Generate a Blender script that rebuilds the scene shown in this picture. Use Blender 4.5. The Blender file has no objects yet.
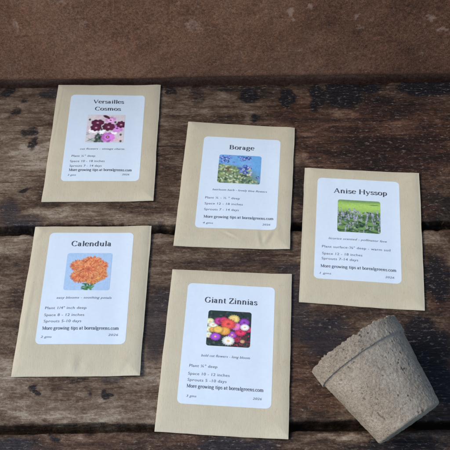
import bpy, math, random
import numpy as np
from mathutils import Matrix, Vector

# ---------------------------------------------------------------- camera, world, sun, exposure
SC = bpy.context.scene
COL = SC.collection
F_PX, PITCH, ROLL, CAM_H = 835.117, math.radians(34.6544), -0.0291425, 0.48934
cam_data = bpy.data.cameras.new('camera')
cam = bpy.data.objects.new('camera', cam_data); COL.objects.link(cam)
cp_, sp_ = math.cos(PITCH), math.sin(PITCH)
fwd = Vector((0, sp_, -cp_)); up0 = Vector((0, cp_, sp_)); right0 = Vector((1, 0, 0))
rt = right0 * math.cos(ROLL) + up0 * math.sin(ROLL)
up = -right0 * math.sin(ROLL) + up0 * math.cos(ROLL)
mw = Matrix((rt, up, -fwd)).transposed().to_4x4(); mw.translation = Vector((0, 0, CAM_H))
cam.matrix_world = mw
cam_data.sensor_width = 36; cam_data.lens = 36 * F_PX / 450
cam_data.clip_start = 0.01; cam_data.clip_end = 200
SC.camera = cam

SUN_EL, SUN_AZ = math.radians(42), math.radians(-93)      # azimuth measured from +Y towards +X
SUN_POWER, SUN_ANGLE, SKY = 1.6, 26, 0.14
w = bpy.data.worlds.new('World'); SC.world = w; w.use_nodes = True
nt = w.node_tree; nt.nodes.clear()
sky = nt.nodes.new('ShaderNodeTexSky'); sky.sky_type = 'NISHITA'; sky.sun_disc = False
sky.sun_elevation = SUN_EL; sky.sun_rotation = SUN_AZ
sky.air_density = 1.0; sky.dust_density = 1.0; sky.ozone_density = 1.0
bg = nt.nodes.new('ShaderNodeBackground'); bg.inputs[1].default_value = SKY
wo = nt.nodes.new('ShaderNodeOutputWorld')
nt.links.new(sky.outputs[0], bg.inputs[0]); nt.links.new(bg.outputs[0], wo.inputs[0])
sd = bpy.data.lights.new('sun', 'SUN'); sun = bpy.data.objects.new('sun', sd); COL.objects.link(sun)
sd.energy = SUN_POWER; sd.angle = math.radians(SUN_ANGLE); sd.color = (1.0, 0.93, 0.82)
sdir = Vector((math.sin(SUN_AZ) * math.cos(SUN_EL), math.cos(SUN_AZ) * math.cos(SUN_EL), math.sin(SUN_EL)))
sun.rotation_euler = sdir.to_track_quat('Z', 'Y').to_euler()
SC.view_settings.view_transform = 'Standard'; SC.view_settings.look = 'None'
SC.view_settings.exposure = 0.75; SC.view_settings.gamma = 1.0
SC.render.engine = 'CYCLES'

# ---------------------------------------------------------------- helpers
MM = 0.001
TABLE_ROT = -0.0195

def tag(o, label=None, cat=None, group=None, kind=None):
    if label: o['label'] = label
    if cat: o['category'] = cat
    if group: o['group'] = group
    if kind: o['kind'] = kind
    return o

def empty(name, loc=(0, 0, 0), rz=0.0):
    o = bpy.data.objects.new(name, None); COL.objects.link(o)
    o.location = loc; o.rotation_euler = (0, 0, rz); o.empty_display_size = 0.02
    return o

def mesh_obj(name, verts, faces, mat, parent=None, smooth=True, attrs=None, colors=None, flat=0):
    me = bpy.data.meshes.new(name)
    verts = np.asarray(verts, dtype=np.float64)
    if flat:                                                     # crisp cut edges: the side faces get vertices of their own
        side = faces[-flat:]; ids = sorted({i for f in side for i in f}); at = {v: len(verts) + q for q, v in enumerate(ids)}
        faces = list(faces[:-flat]) + [tuple(at[i] for i in f) for f in side]; verts = np.concatenate([verts, verts[ids]])
    me.from_pydata(verts.tolist(), [], [tuple(map(int, f)) for f in faces])
    me.update()
    if smooth:
        sm = np.ones(len(me.polygons), dtype=bool)
        if flat: sm[-flat:] = False
        me.polygons.foreach_set('use_smooth', sm)
    if attrs:
        for k, v in attrs.items():
            a = me.attributes.new(k, 'FLOAT', 'POINT'); a.data.foreach_set('value', np.asarray(v, dtype=np.float32).ravel())
    if colors is not None:
        a = me.attributes.new('print_colour', 'FLOAT_COLOR', 'POINT')
        c = np.ones((len(verts), 4), dtype=np.float32); c[:, :3] = colors
        a.data.foreach_set('color', c.ravel())
    me.materials.append(mat)
    o = bpy.data.objects.new(name, me); COL.objects.link(o)
    if parent: o.parent = parent
    return o

def grid_faces(ny, nx, off=0, closed=False):
    m = nx if closed else nx - 1
    j, i = np.meshgrid(np.arange(ny - 1), np.arange(m), indexing='ij')
    i2 = (i + 1) % nx
    return (np.stack([j * nx + i, j * nx + i2, (j + 1) * nx + i2, (j + 1) * nx + i], -1).reshape(-1, 4) + off).tolist()

def _hash(i, j, k, seed):
    n = (i * 374761393 + j * 668265263 + k * 2147483647 + seed * 1274126177) & 0xFFFFFFFF
    n = ((n ^ (n >> 13)) * 1274126177) & 0xFFFFFFFF
    n = ((n ^ (n >> 16)) * 2246822519) & 0xFFFFFFFF
    return ((n ^ (n >> 15)) & 0xFFFF) / 65535.0

def vnoise(x, y, z=0.0, seed=0):
    x, y, z = np.broadcast_arrays(np.asarray(x, float), np.asarray(y, float), np.asarray(z, float))
    xi, yi, zi = np.floor(x).astype(np.int64), np.floor(y).astype(np.int64), np.floor(z).astype(np.int64)
    fx, fy, fz = x - xi, y - yi, z - zi
    fx, fy, fz = [f * f * (3 - 2 * f) for f in (fx, fy, fz)]
    r = 0
    for dx in (0, 1):
        for dy in (0, 1):
            for dz in (0, 1):
                r = r + _hash(xi + dx, yi + dy, zi + dz, seed) * (fx if dx else 1 - fx) * (fy if dy else 1 - fy) * (fz if dz else 1 - fz)
    return r

def fbm(x, y, z=0.0, oct=4, seed=0):
    s = 0; a = 1; t = 0
    for o in range(oct):
        s = s + a * vnoise(np.asarray(x) * 2 ** o, np.asarray(y) * 2 ** o, np.asarray(z) * 2 ** o, seed + o * 17)
        t += a; a *= 0.5
    return s / t

def sstep(a, b, x):
    t = np.clip((x - a) / (b - a), 0, 1); return t * t * (3 - 2 * t)

def lin(r, g, b):
    f = lambda c: (c / 255 / 12.92) if c <= 10 else ((c / 255 + 0.055) / 1.055) ** 2.4
    return np.array([f(r), f(g), f(b)])

class NT:
    """small node-tree builder"""
    def __init__(s, name):
        s.m = bpy.data.materials.new(name); s.m.use_nodes = True
        s.t = s.m.node_tree; s.t.nodes.clear()
        s.out = s.n('ShaderNodeOutputMaterial'); s.p = s.n('ShaderNodeBsdfPrincipled')
        s.t.links.new(s.p.outputs[0], s.out.inputs[0])
    def n(s, k, **kw):
        x = s.t.nodes.new(k)
        for a, b in kw.items(): setattr(x, a, b)
        return x
    def link(s, a, b): s.t.links.new(a, b)
    def put(s, inp, v):
        if isinstance(v, bpy.types.NodeSocket): s.link(v, inp)
        elif isinstance(v, (tuple, list, np.ndarray)):
            v = [float(q) for q in v]; inp.default_value = v + [1.0] if len(v) == 3 and inp.type == 'RGBA' else v
        else: inp.default_value = v
    def coord(s, scale=(1, 1, 1), loc=(0, 0, 0)):
        c = s.n('ShaderNodeTexCoord'); m = s.n('ShaderNodeMapping')
        m.inputs['Scale'].default_value = scale; m.inputs['Location'].default_value = loc
        s.link(c.outputs['Object'], m.inputs[0]); return m.outputs[0]
    def noise(s, scale=(1, 1, 1), detail=4, rough=0.55, dist=0.0, loc=(0, 0, 0)):
        x = s.n('ShaderNodeTexNoise'); s.link(s.coord(scale, loc), x.inputs['Vector'])
        x.inputs['Scale'].default_value = 1; x.inputs['Detail'].default_value = detail
        x.inputs['Roughness'].default_value = rough; x.inputs['Distortion'].default_value = dist
        return x.outputs[0]
    def math(s, op, a, b=0.0, clamp=False):
        x = s.n('ShaderNodeMath', operation=op); x.use_clamp = clamp
        s.put(x.inputs[0], a); s.put(x.inputs[1], b); return x.outputs[0]
    def mapr(s, v, a, b, c=0.0, d=1.0):
        x = s.n('ShaderNodeMapRange'); s.put(x.inputs[0], v)
        for i, q in enumerate((a, b, c, d)): s.put(x.inputs[i + 1], q)
        return x.outputs[0]
    def mix(s, f, a, b, mode='MIX'):
        x = s.n('ShaderNodeMix', data_type='RGBA', blend_type=mode); x.clamp_factor = True
        s.put(x.inputs[0], f); s.put(x.inputs[6], a); s.put(x.inputs[7], b); return x.outputs[2]
    def ramp(s, v, stops):
        x = s.n('ShaderNodeValToRGB'); s.put(x.inputs[0], v); e = x.color_ramp.elements
        while len(e) < len(stops): e.new(0.5)
        for el, (p, c) in zip(e, stops): el.position = p; el.color = (*[float(q) for q in c], 1)
        return x.outputs[0]
    def attr(s, name, col=False):
        x = s.n('ShaderNodeAttribute', attribute_name=name); return x.outputs['Color' if col else 'Fac']
    def bump(s, h, dist, strength=1.0, prev=None):
        x = s.n('ShaderNodeBump'); s.put(x.inputs['Height'], h)
        x.inputs['Distance'].default_value = dist; x.inputs['Strength'].default_value = strength
        if prev is not None: s.link(prev, x.inputs['Normal'])
        return x.outputs[0]
    def done(s, color, rough=0.6, normal=None, spec=0.5):
        s.put(s.p.inputs['Base Color'], color); s.put(s.p.inputs['Roughness'], rough)
        s.put(s.p.inputs['Specular IOR Level'], spec)
        if normal is not None: s.link(normal, s.p.inputs['Normal'])
        return s.m

# ---------------------------------------------------------------- materials
def mat_wood():
    k = NT('weathered_wood')
    dark, pale, red, blue = [k.attr(a) for a in ('dark', 'pale', 'red', 'blue')]
    vary = k.attr('vary')
    ob = k.n('ShaderNodeTexCoord').outputs['Object']
    g1 = k.noise((9, 160, 60), 8, 0.62, 0.25)                 # long streaks of grain
    g2 = k.noise((45, 900, 300), 4, 0.6, 0.2, (3, 1, 0))      # fine grain
    bl = k.noise((24, 50, 20), 6, 0.6, 0.5, (7, 2, 1))        # blotches
    md = k.noise((110, 300, 120), 5, 0.7, 0.6, (4, 8, 3))     # short mottling
    iso = k.noise((520, 800, 300), 4, 0.75, 0.0, (1, 5, 2))   # pitting
    v = k.math('ADD', k.math('MULTIPLY', g1, 0.25), k.math('MULTIPLY', g2, 0.17))
    v = k.math('ADD', v, k.math('MULTIPLY', bl, 0.46))
    v = k.math('ADD', v, k.math('MULTIPLY', md, 0.40))
    v = k.math('ADD', v, k.math('MULTIPLY', iso, 0.30))       # about 0.70 in the middle
    v = k.math('ADD', v, k.math('MULTIPLY', vary, 0.16))
    v = k.math('ADD', v, k.math('MULTIPLY', pale, 0.17))
    v = k.math('SUBTRACT', v, k.math('MULTIPLY', k.math('ADD', dark, blue), 0.08))
    base = k.ramp(k.mapr(v, 0.60, 0.975), [
        (0.0, (0.009, 0.006, 0.004)), (0.2, (0.023, 0.013, 0.008)), (0.4, (0.056, 0.031, 0.018)),
        (0.58, (0.104, 0.066, 0.041)), (0.8, (0.188, 0.135, 0.090)), (1.0, (0.32, 0.265, 0.20))])
    base = k.mix(k.math('MULTIPLY', red, 0.8), base, k.mix(1.0, base, (1.2, 0.66, 0.55), 'MULTIPLY'))
    # old dark stain and painted pot shadow, edges broken by grain and pitting
    sp = k.noise((260, 420, 200), 5, 0.75, 0.4, (9, 9, 1))
    br = k.math('ADD', k.math('MULTIPLY', md, 0.5), k.math('MULTIPLY', sp, 0.5))
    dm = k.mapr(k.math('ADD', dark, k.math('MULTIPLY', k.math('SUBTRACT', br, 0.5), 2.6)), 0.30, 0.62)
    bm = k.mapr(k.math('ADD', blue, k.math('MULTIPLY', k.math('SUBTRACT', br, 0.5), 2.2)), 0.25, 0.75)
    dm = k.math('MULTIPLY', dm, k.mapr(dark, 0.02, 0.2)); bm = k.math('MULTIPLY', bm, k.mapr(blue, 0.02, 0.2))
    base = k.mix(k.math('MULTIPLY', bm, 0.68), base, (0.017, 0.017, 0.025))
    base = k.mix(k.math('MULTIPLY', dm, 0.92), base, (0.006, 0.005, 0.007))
    # pale worn flecks and scratches, plus painted gloss glints, thickest on dark and red patches
    fl = k.noise((230, 620, 100), 5, 0.78, 0.3, (11, 3, 0))
    where = k.math('ADD', k.noise((30, 60, 30), 3, 0.6, 0, (2, 2, 2)), k.math('MULTIPLY', k.math('ADD', dark, red), 0.16))
    fm = k.math('MULTIPLY', k.mapr(fl, 0.56, 0.67), k.mapr(where, 0.34, 0.56))
    base = k.mix(k.math('MULTIPLY', fm, 0.58), base, (0.33, 0.275, 0.22))
    # dark open checks along the grain
    ck = k.noise((12, 330, 60), 3, 0.5, 0.3, (5, 9, 0))
    cm = k.math('MULTIPLY', k.mapr(ck, 0.66, 0.72), k.mapr(bl, 0.45, 0.6))
    base = k.mix(k.math('MULTIPLY', cm, 0.6), base, (0.008, 0.006, 0.006))
    h = k.math('ADD', k.math('MULTIPLY', k.math('ADD', g2, g1), 0.8), k.math('MULTIPLY', md, 0.7))
    h = k.math('SUBTRACT', h, k.math('MULTIPLY', cm, 0.6))
    h = k.math('ADD', h, k.math('MULTIPLY', iso, 0.5))
    n = k.bump(h, 0.0010, 0.9)
    rough = k.mapr(k.math('ADD', iso, k.math('MULTIPLY', k.math('ADD', dm, bm), -0.12)), 0.3, 0.7, 0.42, 0.68)
    return k.done(base, rough, n, 0.24)

def mat_wall():
    k = NT('rough_brown_wall')
    spot, tone = k.attr('spot'), k.attr('tone')
    a = k.noise((1500, 1500, 1500), 3, 0.75)
    b = k.noise((480, 480, 480), 5, 0.75, 0, (3, 1, 2))
    c = k.noise((34, 34, 40), 5, 0.6, 0.6, (1, 4, 2))
    v = k.math('ADD', k.math('MULTIPLY', a, 0.52), k.math('MULTIPLY', b, 0.53))
    v = k.math('ADD', v, k.math('MULTIPLY', c, 0.20)); v = k.math('ADD', v, k.math('MULTIPLY', tone, 0.12))
    base = k.ramp(k.mapr(v, 0.47, 0.85), [(0.0, (0.055, 0.024, 0.014)), (0.35, (0.175, 0.074, 0.038)),
                  (0.62, (0.280, 0.135, 0.076)), (1.0, (0.36, 0.26, 0.20))])
    sm = k.mapr(k.math('ADD', spot, k.math('MULTIPLY', k.math('SUBTRACT', b, 0.5), 1.3)), 0.30, 0.75)
    base = k.mix(k.math('MULTIPLY', sm, 0.55), base, (0.46, 0.31, 0.23))
    fl = k.mapr(k.noise((240, 240, 320), 3, 0.6, 0.4, (8, 1, 2)), 0.66, 0.74)
    base = k.mix(k.math('MULTIPLY', fl, 0.45), base, (0.36, 0.27, 0.22))
    n = k.bump(k.math('ADD', a, b), 0.0007, 0.8)
    return k.done(base, 0.82, n, 0.3)

def mat_kraft():
    k = NT('kraft_paper')
    f1 = k.noise((900, 260, 300), 4, 0.7); f2 = k.noise((60, 60, 60), 4, 0.5, 0.3, (4, 1, 1))
    fib = k.noise((2600, 700, 800), 2, 0.6, 0.5, (2, 7, 0))
    v = k.math('ADD', k.math('MULTIPLY', f1, 0.5), k.math('MULTIPLY', f2, 0.5))
    base = k.ramp(k.mapr(v, 0.3, 0.7), [(0, (0.480, 0.430, 0.305)), (1, (0.540, 0.492, 0.360))])
    base = k.mix(k.math('MULTIPLY', k.mapr(fib, 0.64, 0.72), 0.5), base, (0.27, 0.20, 0.12))
    n = k.bump(k.math('ADD', f1, k.math('MULTIPLY', f2, 1.5)), 0.00016, 0.7)
    return k.done(base, 0.50, n, 0.42)

def mat_label():
    k = NT('white_label_paper')
    f = k.noise((500, 500, 300), 3, 0.6); g = k.noise((30, 30, 30), 2, 0.5, 0, (4, 4, 4))
    base = k.ramp(f, [(0.3, (0.605, 0.705, 0.790)), (0.7, (0.630, 0.735, 0.822))])
    n = k.bump(k.math('ADD', k.math('MULTIPLY', f, 0.25), g), 0.00025, 0.45)
    return k.done(base, 0.46, n, 0.4)

def mat_print():
    k = NT('printed_photograph')
    return k.done(k.attr('print_colour', True), 0.42, None, 0.4)

def mat_ink(name, c):
    k = NT(name); f = k.noise((900, 900, 300), 2)
    return k.done(k.mix(k.math('MULTIPLY', f, 0.3), c, tuple(q * 1.7 for q in c)), 0.5, None, 0.35)

def mat_pot():
    k = NT('pressed_fibre')
    a = k.noise((1700, 1700, 1700), 4, 0.75); b = k.noise((600, 600, 600), 5, 0.72, 0.0, (3, 2, 1))
    c = k.noise((60, 60, 60), 4, 0.6, 0, (1, 1, 6))
    v = k.math('ADD', k.math('MULTIPLY', a, 0.4), k.math('MULTIPLY', b, 0.4)); v = k.math('ADD', v, k.math('MULTIPLY', c, 0.3))
    base = k.ramp(k.mapr(v, 0.40, 0.72), [(0, (0.12, 0.092, 0.064)), (0.3, (0.31, 0.258, 0.195)), (0.65, (0.44, 0.378, 0.297)), (1, (0.63, 0.565, 0.465))])
    fib = k.noise((500, 1900, 600), 3, 0.6, 0.4, (6, 2, 2))
    base = k.mix(k.math('MULTIPLY', k.mapr(fib, 0.66, 0.72), 0.5), base, (0.13, 0.09, 0.06))
    fib2 = k.noise((1900, 600, 1200), 3, 0.6, 0.4, (1, 2, 9))
    base = k.mix(k.math('MULTIPLY', k.mapr(fib2, 0.66, 0.72), 0.45), base, (0.55, 0.50, 0.42))
    pit = k.attr('pit')
    base = k.mix(k.math('MULTIPLY', pit, 0.45), base, (0.07, 0.05, 0.035))
    n = k.bump(k.math('ADD', a, k.math('MULTIPLY', b, 1.5)), 0.0011, 0.9)
    return k.done(base, 0.9, n, 0.2)

def mat_ground():
    k = NT('dark_soil')
    v = k.noise((12, 12, 12), 8, 0.65)
    base = k.ramp(v, [(0.3, (0.018, 0.014, 0.011)), (0.7, (0.06, 0.048, 0.038))])
    return k.done(base, 0.95, k.bump(v, 0.02, 0.8), 0.2)

M_WOOD, M_WALL, M_KRAFT, M_LABEL, M_PRINT = mat_wood(), mat_wall(), mat_kraft(), mat_label(), mat_print()
M_TITLE, M_TEXT, M_POT, M_GROUND = mat_ink('title_ink', (0.055, 0.06, 0.075)), mat_ink('small_text_ink', (0.145, 0.155, 0.185)), mat_pot(), mat_ground()
M_BOLD = mat_ink('bold_text_ink', (0.075, 0.08, 0.10))

# ---------------------------------------------------------------- ground far below the table
g = [(-3, -3, -0.46), (3, -3, -0.46), (3, 3, -0.46), (-3, 3, -0.46)]
tag(mesh_obj('ground', g, [(0, 1, 2, 3)], M_GROUND), kind='structure')

# ---------------------------------------------------------------- table of weathered planks
WEAR_AND_SHADE= [(13.9,463.9,8.0,8.6,0,0.9),(43.2,460.1,6.3,9.6,0,1),(66.3,460.7,5.5,14.9,0,1),(85.5,462.5,14.3,13.9,0,1),(103.7,469.7,15.9,6.5,0,0.8),(157.8,468.6,27.8,8.6,0,1),(120.5,456.4,11.8,5.3,0,0.4),(17.3,439.4,3.9,4.1,0,0.8),(-157.5,428.3,6.2,4.1,0,0.8),(-152.9,417.1,3.1,6.0,0,0.7),(-146.6,469.3,7.3,8.7,3,0.7),(-180.7,471.1,6.5,5.5,0,0.8),(-163.9,353.9,8.0,8.9,3,0.8),(-152.4,344.0,17.3,6.1,3,0.8),(-172.1,449.4,4.8,4.2,0,0.6),(-154.7,371.9,3.0,2.8,0,0.8),(-164.7,459.9,3.2,3.2,0,0.6),(-48.6,470.6,4.8,5.5,0,0.7),(-28.4,462.6,7.2,9.7,0,0.45),(-6.0,472.0,48.1,4.4,0,0.5),(127.2,414.9,53.0,42.9,2,0.7),(126.0,405.0,45.1,64.3,0,0.35),(74.0,415.9,30.4,29.1,2,0.5),(52.5,441.8,23.4,25.5,2,0.5),(150.4,366.7,14.5,30.9,0,0.35),(48.7,373.1,5.9,27.0,0,0.4),(87.6,441.1,10.9,5.2,1,0.7),(-14.0,453.7,35.5,12.7,1,0.45),(-53.4,449.2,6.3,22.9,1,0.3),(-160.2,390.8,22.6,37.1,1,0.25),(50.0,396.7,9.0,9.5,1,0.25),(150.4,376.0,13.2,18.2,1,0.3),(124.7,425.0,16.8,8.0,1,0.25),(137.0,349.0,12.8,7.0,2,0.5),(-125.6,348.9,43.4,7.1,1,0.35),(-49.7,347.6,10.1,10.5,1,0.2),(-53.2,326.1,9.9,6.7,1,0.35),(-159.5,323.5,14.1,7.6,1,0.4),(40.4,324.6,5.6,4.2,1,0.4),(140.4,323.1,12.5,6.6,1,0.55),(-6.7,307.1,41.4,6.5,3,0.35),(37.6,296.0,13.6,11.8,3,0.6),(-49.9,262.5,14.6,27.6,3,0.75),(-54.4,244.3,6.5,14.2,3,0.7),(40.9,268.8,9.3,22.1,3,0.75),(58.2,250.1,19.5,17.1,3,0.75),(75.7,264.6,29.6,5.9,0,0.3),(81.3,253.4,16.3,4.4,1,0.2),(40.2,218.7,15.7,19.9,2,0.4),(51.8,205.2,18.6,7.8,2,0.4),(136.9,290.6,10.8,20.0,0,0.65),(136.6,275.1,9.3,10.5,2,0.5),(121.5,238.5,16.0,26.0,0,0.9),(127.5,214.3,12.5,13.2,0,0.7),(127.3,256.5,13.0,5.8,1,0.3),(-153.1,279.1,9.5,30.1,1,0.15),(-147.2,256.4,7.9,7.3,0,0.25),(-126.2,214.6,2.5,3.4,0,0.8),(-93.2,212.2,1.9,2.0,0,0.55),(-82.3,210.0,3.1,4.0,0,0.85),(-78.7,220.8,8.9,2.7,3,0.6),(-102.1,220.4,6.4,2.0,0,0.5),(-103.6,203.6,56.0,9.1,1,0.45),(-134.0,220.8,19.1,13.5,1,0.25),(-55.7,216.4,12.6,9.4,1,0.2),(-108.9,195.2,49.4,2.6,1,0.4),(-151.9,304.4,8.3,6.5,0,0.3),(-136.2,177.8,15.8,6.2,3,0.8),(-110.6,182.5,3.0,2.5,0,0.8),(-89.1,179.8,36.4,6.2,2,0.25),(-107.6,183.1,30.5,1.9,1,0.4),(-1.3,176.4,27.1,6.1,3,0.8),(-34.5,178.6,15.1,3.7,2,0.4),(56.2,181.4,19.3,1.9,1,0.8),(44.0,179.6,8.4,2.5,1,0.6),(31.8,176.0,9.6,2.5,1,0.35),(97.7,175.3,35.8,5.5,0,0.6),(112.8,176.4,6.0,3.7,2,0.4),(86.3,180.4,36.1,1.2,1,0.4)]  # worn and stained spots; black ones right of the pot include its painted shadow

table = tag(empty('wooden_table', (0, 0, 0), TABLE_ROT),
            'weathered dark plank table top with worn stained boards and open gaps, carrying the packets', 'table')

def axis_nonuniform(lo, hi, dlo, dhi, fine, coarse):
    a = np.arange(dlo, dhi + 1e-9, fine)
    return np.concatenate([np.arange(lo, dlo - 1e-6, coarse), a, np.arange(dhi + coarse, hi + 1e-9, coarse)])

def plank(y0, y1, seed, tone, thick=0.026, fine=0.001):
    xs = axis_nonuniform(-0.52, 0.52, -0.235, 0.235, fine, 0.01)
    r = 0.0017                                                   # worn round arris
    ang = np.linspace(0, math.pi / 2, 5)
    ys = np.arange(y0 + r, y1 - r + 1e-9, fine)
    prof = [(y0, -thick)] + [(y0, -thick + (thick - r) * t) for t in (0.35, 0.6, 0.8, 0.93)]
    prof += [(y0 + r - r * math.cos(a), -r + r * math.sin(a)) for a in ang[:-1]]
    ntop0 = len(prof)
    prof += [(y, 0.0) for y in ys]
    prof += [(y1 - r + r * math.sin(a), -r + r * math.cos(a)) for a in ang[1:]]
    prof += [(y1, -thick + (thick - r) * t) for t in (0.93, 0.8, 0.6, 0.35)] + [(y1, -thick)]
    prof = np.array(prof)
    X, PY = np.meshgrid(xs, prof[:, 0]); _, PZ = np.meshgrid(xs, prof[:, 1])
    top = sstep(-0.004, 0.0, PZ)
    ed = np.minimum(PY - y0, y1 - PY)
    near = 1 - sstep(0.0, 0.006, ed)
    sgn = np.where(PY < (y0 + y1) / 2, 1, -1)
    wob = (fbm(X * 22, PY * 0 + sgn * 5, 0, 4, seed) - 0.5) * 0.0014 + (fbm(X * 160, PZ * 60 + sgn, 0, 3, seed + 3) - 0.5) * 0.0011
    chips = np.clip(fbm(X * 70, PY * 0 + sgn, 0, 3, seed + 9) - 0.70, 0, 1) * 0.007
    Y = PY + sgn * near * (wob + chips)
    Z = PZ - near * top * chips * 0.9
    Z = Z + top * ((fbm(X * 6, PY * 90, 0, 4, seed + 5) - 0.5) * 0.00075 + (fbm(X * 25, PY * 300, 0, 2, seed + 6) - 0.5) * 0.0003)
    # wear maps and painted pot shadow, in table millimetres
    xm, ym = X * 1000, PY * 1000
    wx = xm + (fbm(X * 110, PY * 190, 0, 4, 41) - 0.5) * 11; wy = ym + (fbm(X * 130, PY * 170, 5, 4, 42) - 0.5) * 7
    maps = [np.zeros_like(X) for _ in range(4)]
    for cx, cy, rx, ry, kd, s in WEAR_AND_SHADE:
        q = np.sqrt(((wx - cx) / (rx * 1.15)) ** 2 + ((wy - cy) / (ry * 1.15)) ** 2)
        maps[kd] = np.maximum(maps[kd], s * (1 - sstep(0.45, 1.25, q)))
    # the same kind of wear outside the photographed stretch
    outside = sstep(190, 230, np.abs(xm))
    maps[0] = np.maximum(maps[0], outside * sstep(0.60, 0.75, fbm(X * 28, PY * 45, 0, 3, seed + 21)))
    maps[3] = np.maximum(maps[3], outside * sstep(0.60, 0.75, fbm(X * 20, PY * 40, 7, 3, seed + 22)) * 0.7)
    vary = tone(X, PY) + (fbm(X * 14, PY * 30, 3, 4, seed + 31) - 0.5) * 0.9
    P = np.stack([X, Y, Z], -1).reshape(-1, 3)
    ny, nx = X.shape
    F = grid_faces(ny, nx)
    bot = [(0, (ny - 1) * nx, (ny - 1) * nx + nx - 1, nx - 1)]
    ends = [tuple(j * nx for j in range(ny)), tuple(j * nx + nx - 1 for j in range(ny - 1, -1, -1))]
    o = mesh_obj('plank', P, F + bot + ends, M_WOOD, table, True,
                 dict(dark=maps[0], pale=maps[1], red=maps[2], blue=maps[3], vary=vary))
    return o

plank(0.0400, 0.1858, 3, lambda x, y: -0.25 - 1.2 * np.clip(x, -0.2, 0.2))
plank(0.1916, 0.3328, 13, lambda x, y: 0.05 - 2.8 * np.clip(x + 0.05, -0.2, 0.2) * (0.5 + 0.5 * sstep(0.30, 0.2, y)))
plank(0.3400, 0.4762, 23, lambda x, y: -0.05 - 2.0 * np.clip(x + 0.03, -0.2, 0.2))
def batten(x):
    v = []; 
    xs = [x - 0.03, x - 0.028, x + 0.028, x + 0.03]
    for z0, z1 in ((-0.066, -0.0262),):
        for y in (0.045, 0.470):
            v += [(x - 0.03, y, z0), (x + 0.03, y, z0), (x + 0.03, y, z1 - 0.002), (x + 0.028, y, z1), (x - 0.028, y, z1), (x - 0.03, y, z1 - 0.002)]
    F = [(0, 1, 2, 3, 4, 5), (11, 10, 9, 8, 7, 6)] + [(i, (i + 1) % 6 + 0, (i + 1) % 6 + 6, i + 6) for i in range(6)]
    z = np.zeros(len(v))
    mesh_obj('batten', v, F, M_WOOD, table, False, dict(dark=z, pale=z, red=z, blue=z, vary=z))
batten(-0.40); batten(0.40)

# ---------------------------------------------------------------- brown wall behind the table
WALLSPOTS= [(-28.6,60.7,6.0,6.9,0.55),(-24.3,55.6,3.8,3.0,0.5),(43.8,70.5,2.2,3.8,0.9),(44.8,63.8,1.5,1.9,0.8),(53.7,33.3,2.3,2.1,0.6),(56.1,76.6,2.2,1.9,0.7),(92.4,65.8,2.2,2.9,0.7),(96.5,55.0,4.6,2.0,0.6),(133.7,68.1,0.7,6.8,0.4),(141.4,57.2,2.3,1.0,0.5),(149.7,61.7,3.0,2.9,0.7),(147.8,63.7,5.3,1.9,0.5),(159.8,51.6,4.6,3.0,0.7),(165.0,48.4,3.1,2.0,0.5),(172.6,52.1,3.8,4.0,0.7),(178.0,29.4,3.1,10.7,0.5),(148.6,27.4,3.9,2.1,0.5),(144.0,31.8,1.6,1.1,0.4),(115.8,68.8,2.2,1.9,0.3),(104.0,61.5,2.3,2.0,0.4),(-126.1,83.4,11.6,2.8,0.45),(-118.8,75.6,7.3,2.8,0.35),(-111.3,63.8,5.2,5.9,0.4),(-106.3,57.8,3.7,4.9,0.3),(-115.3,70.7,4.4,1.9,0.4),(-161.7,61.9,3.7,4.9,0.6),(-90.9,49.2,15.2,12.3,0.2),(-150.1,83.3,10.1,3.7,0.25),(89.0,28.7,1.6,2.1,0.4),(106.8,23.8,3.9,2.2,0.3),(-39.0,81.1,2.9,2.8,0.4),(15.6,53.1,7.6,6.0,0.1),(-51.4,65.5,22.3,14.7,0.15)]
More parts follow.
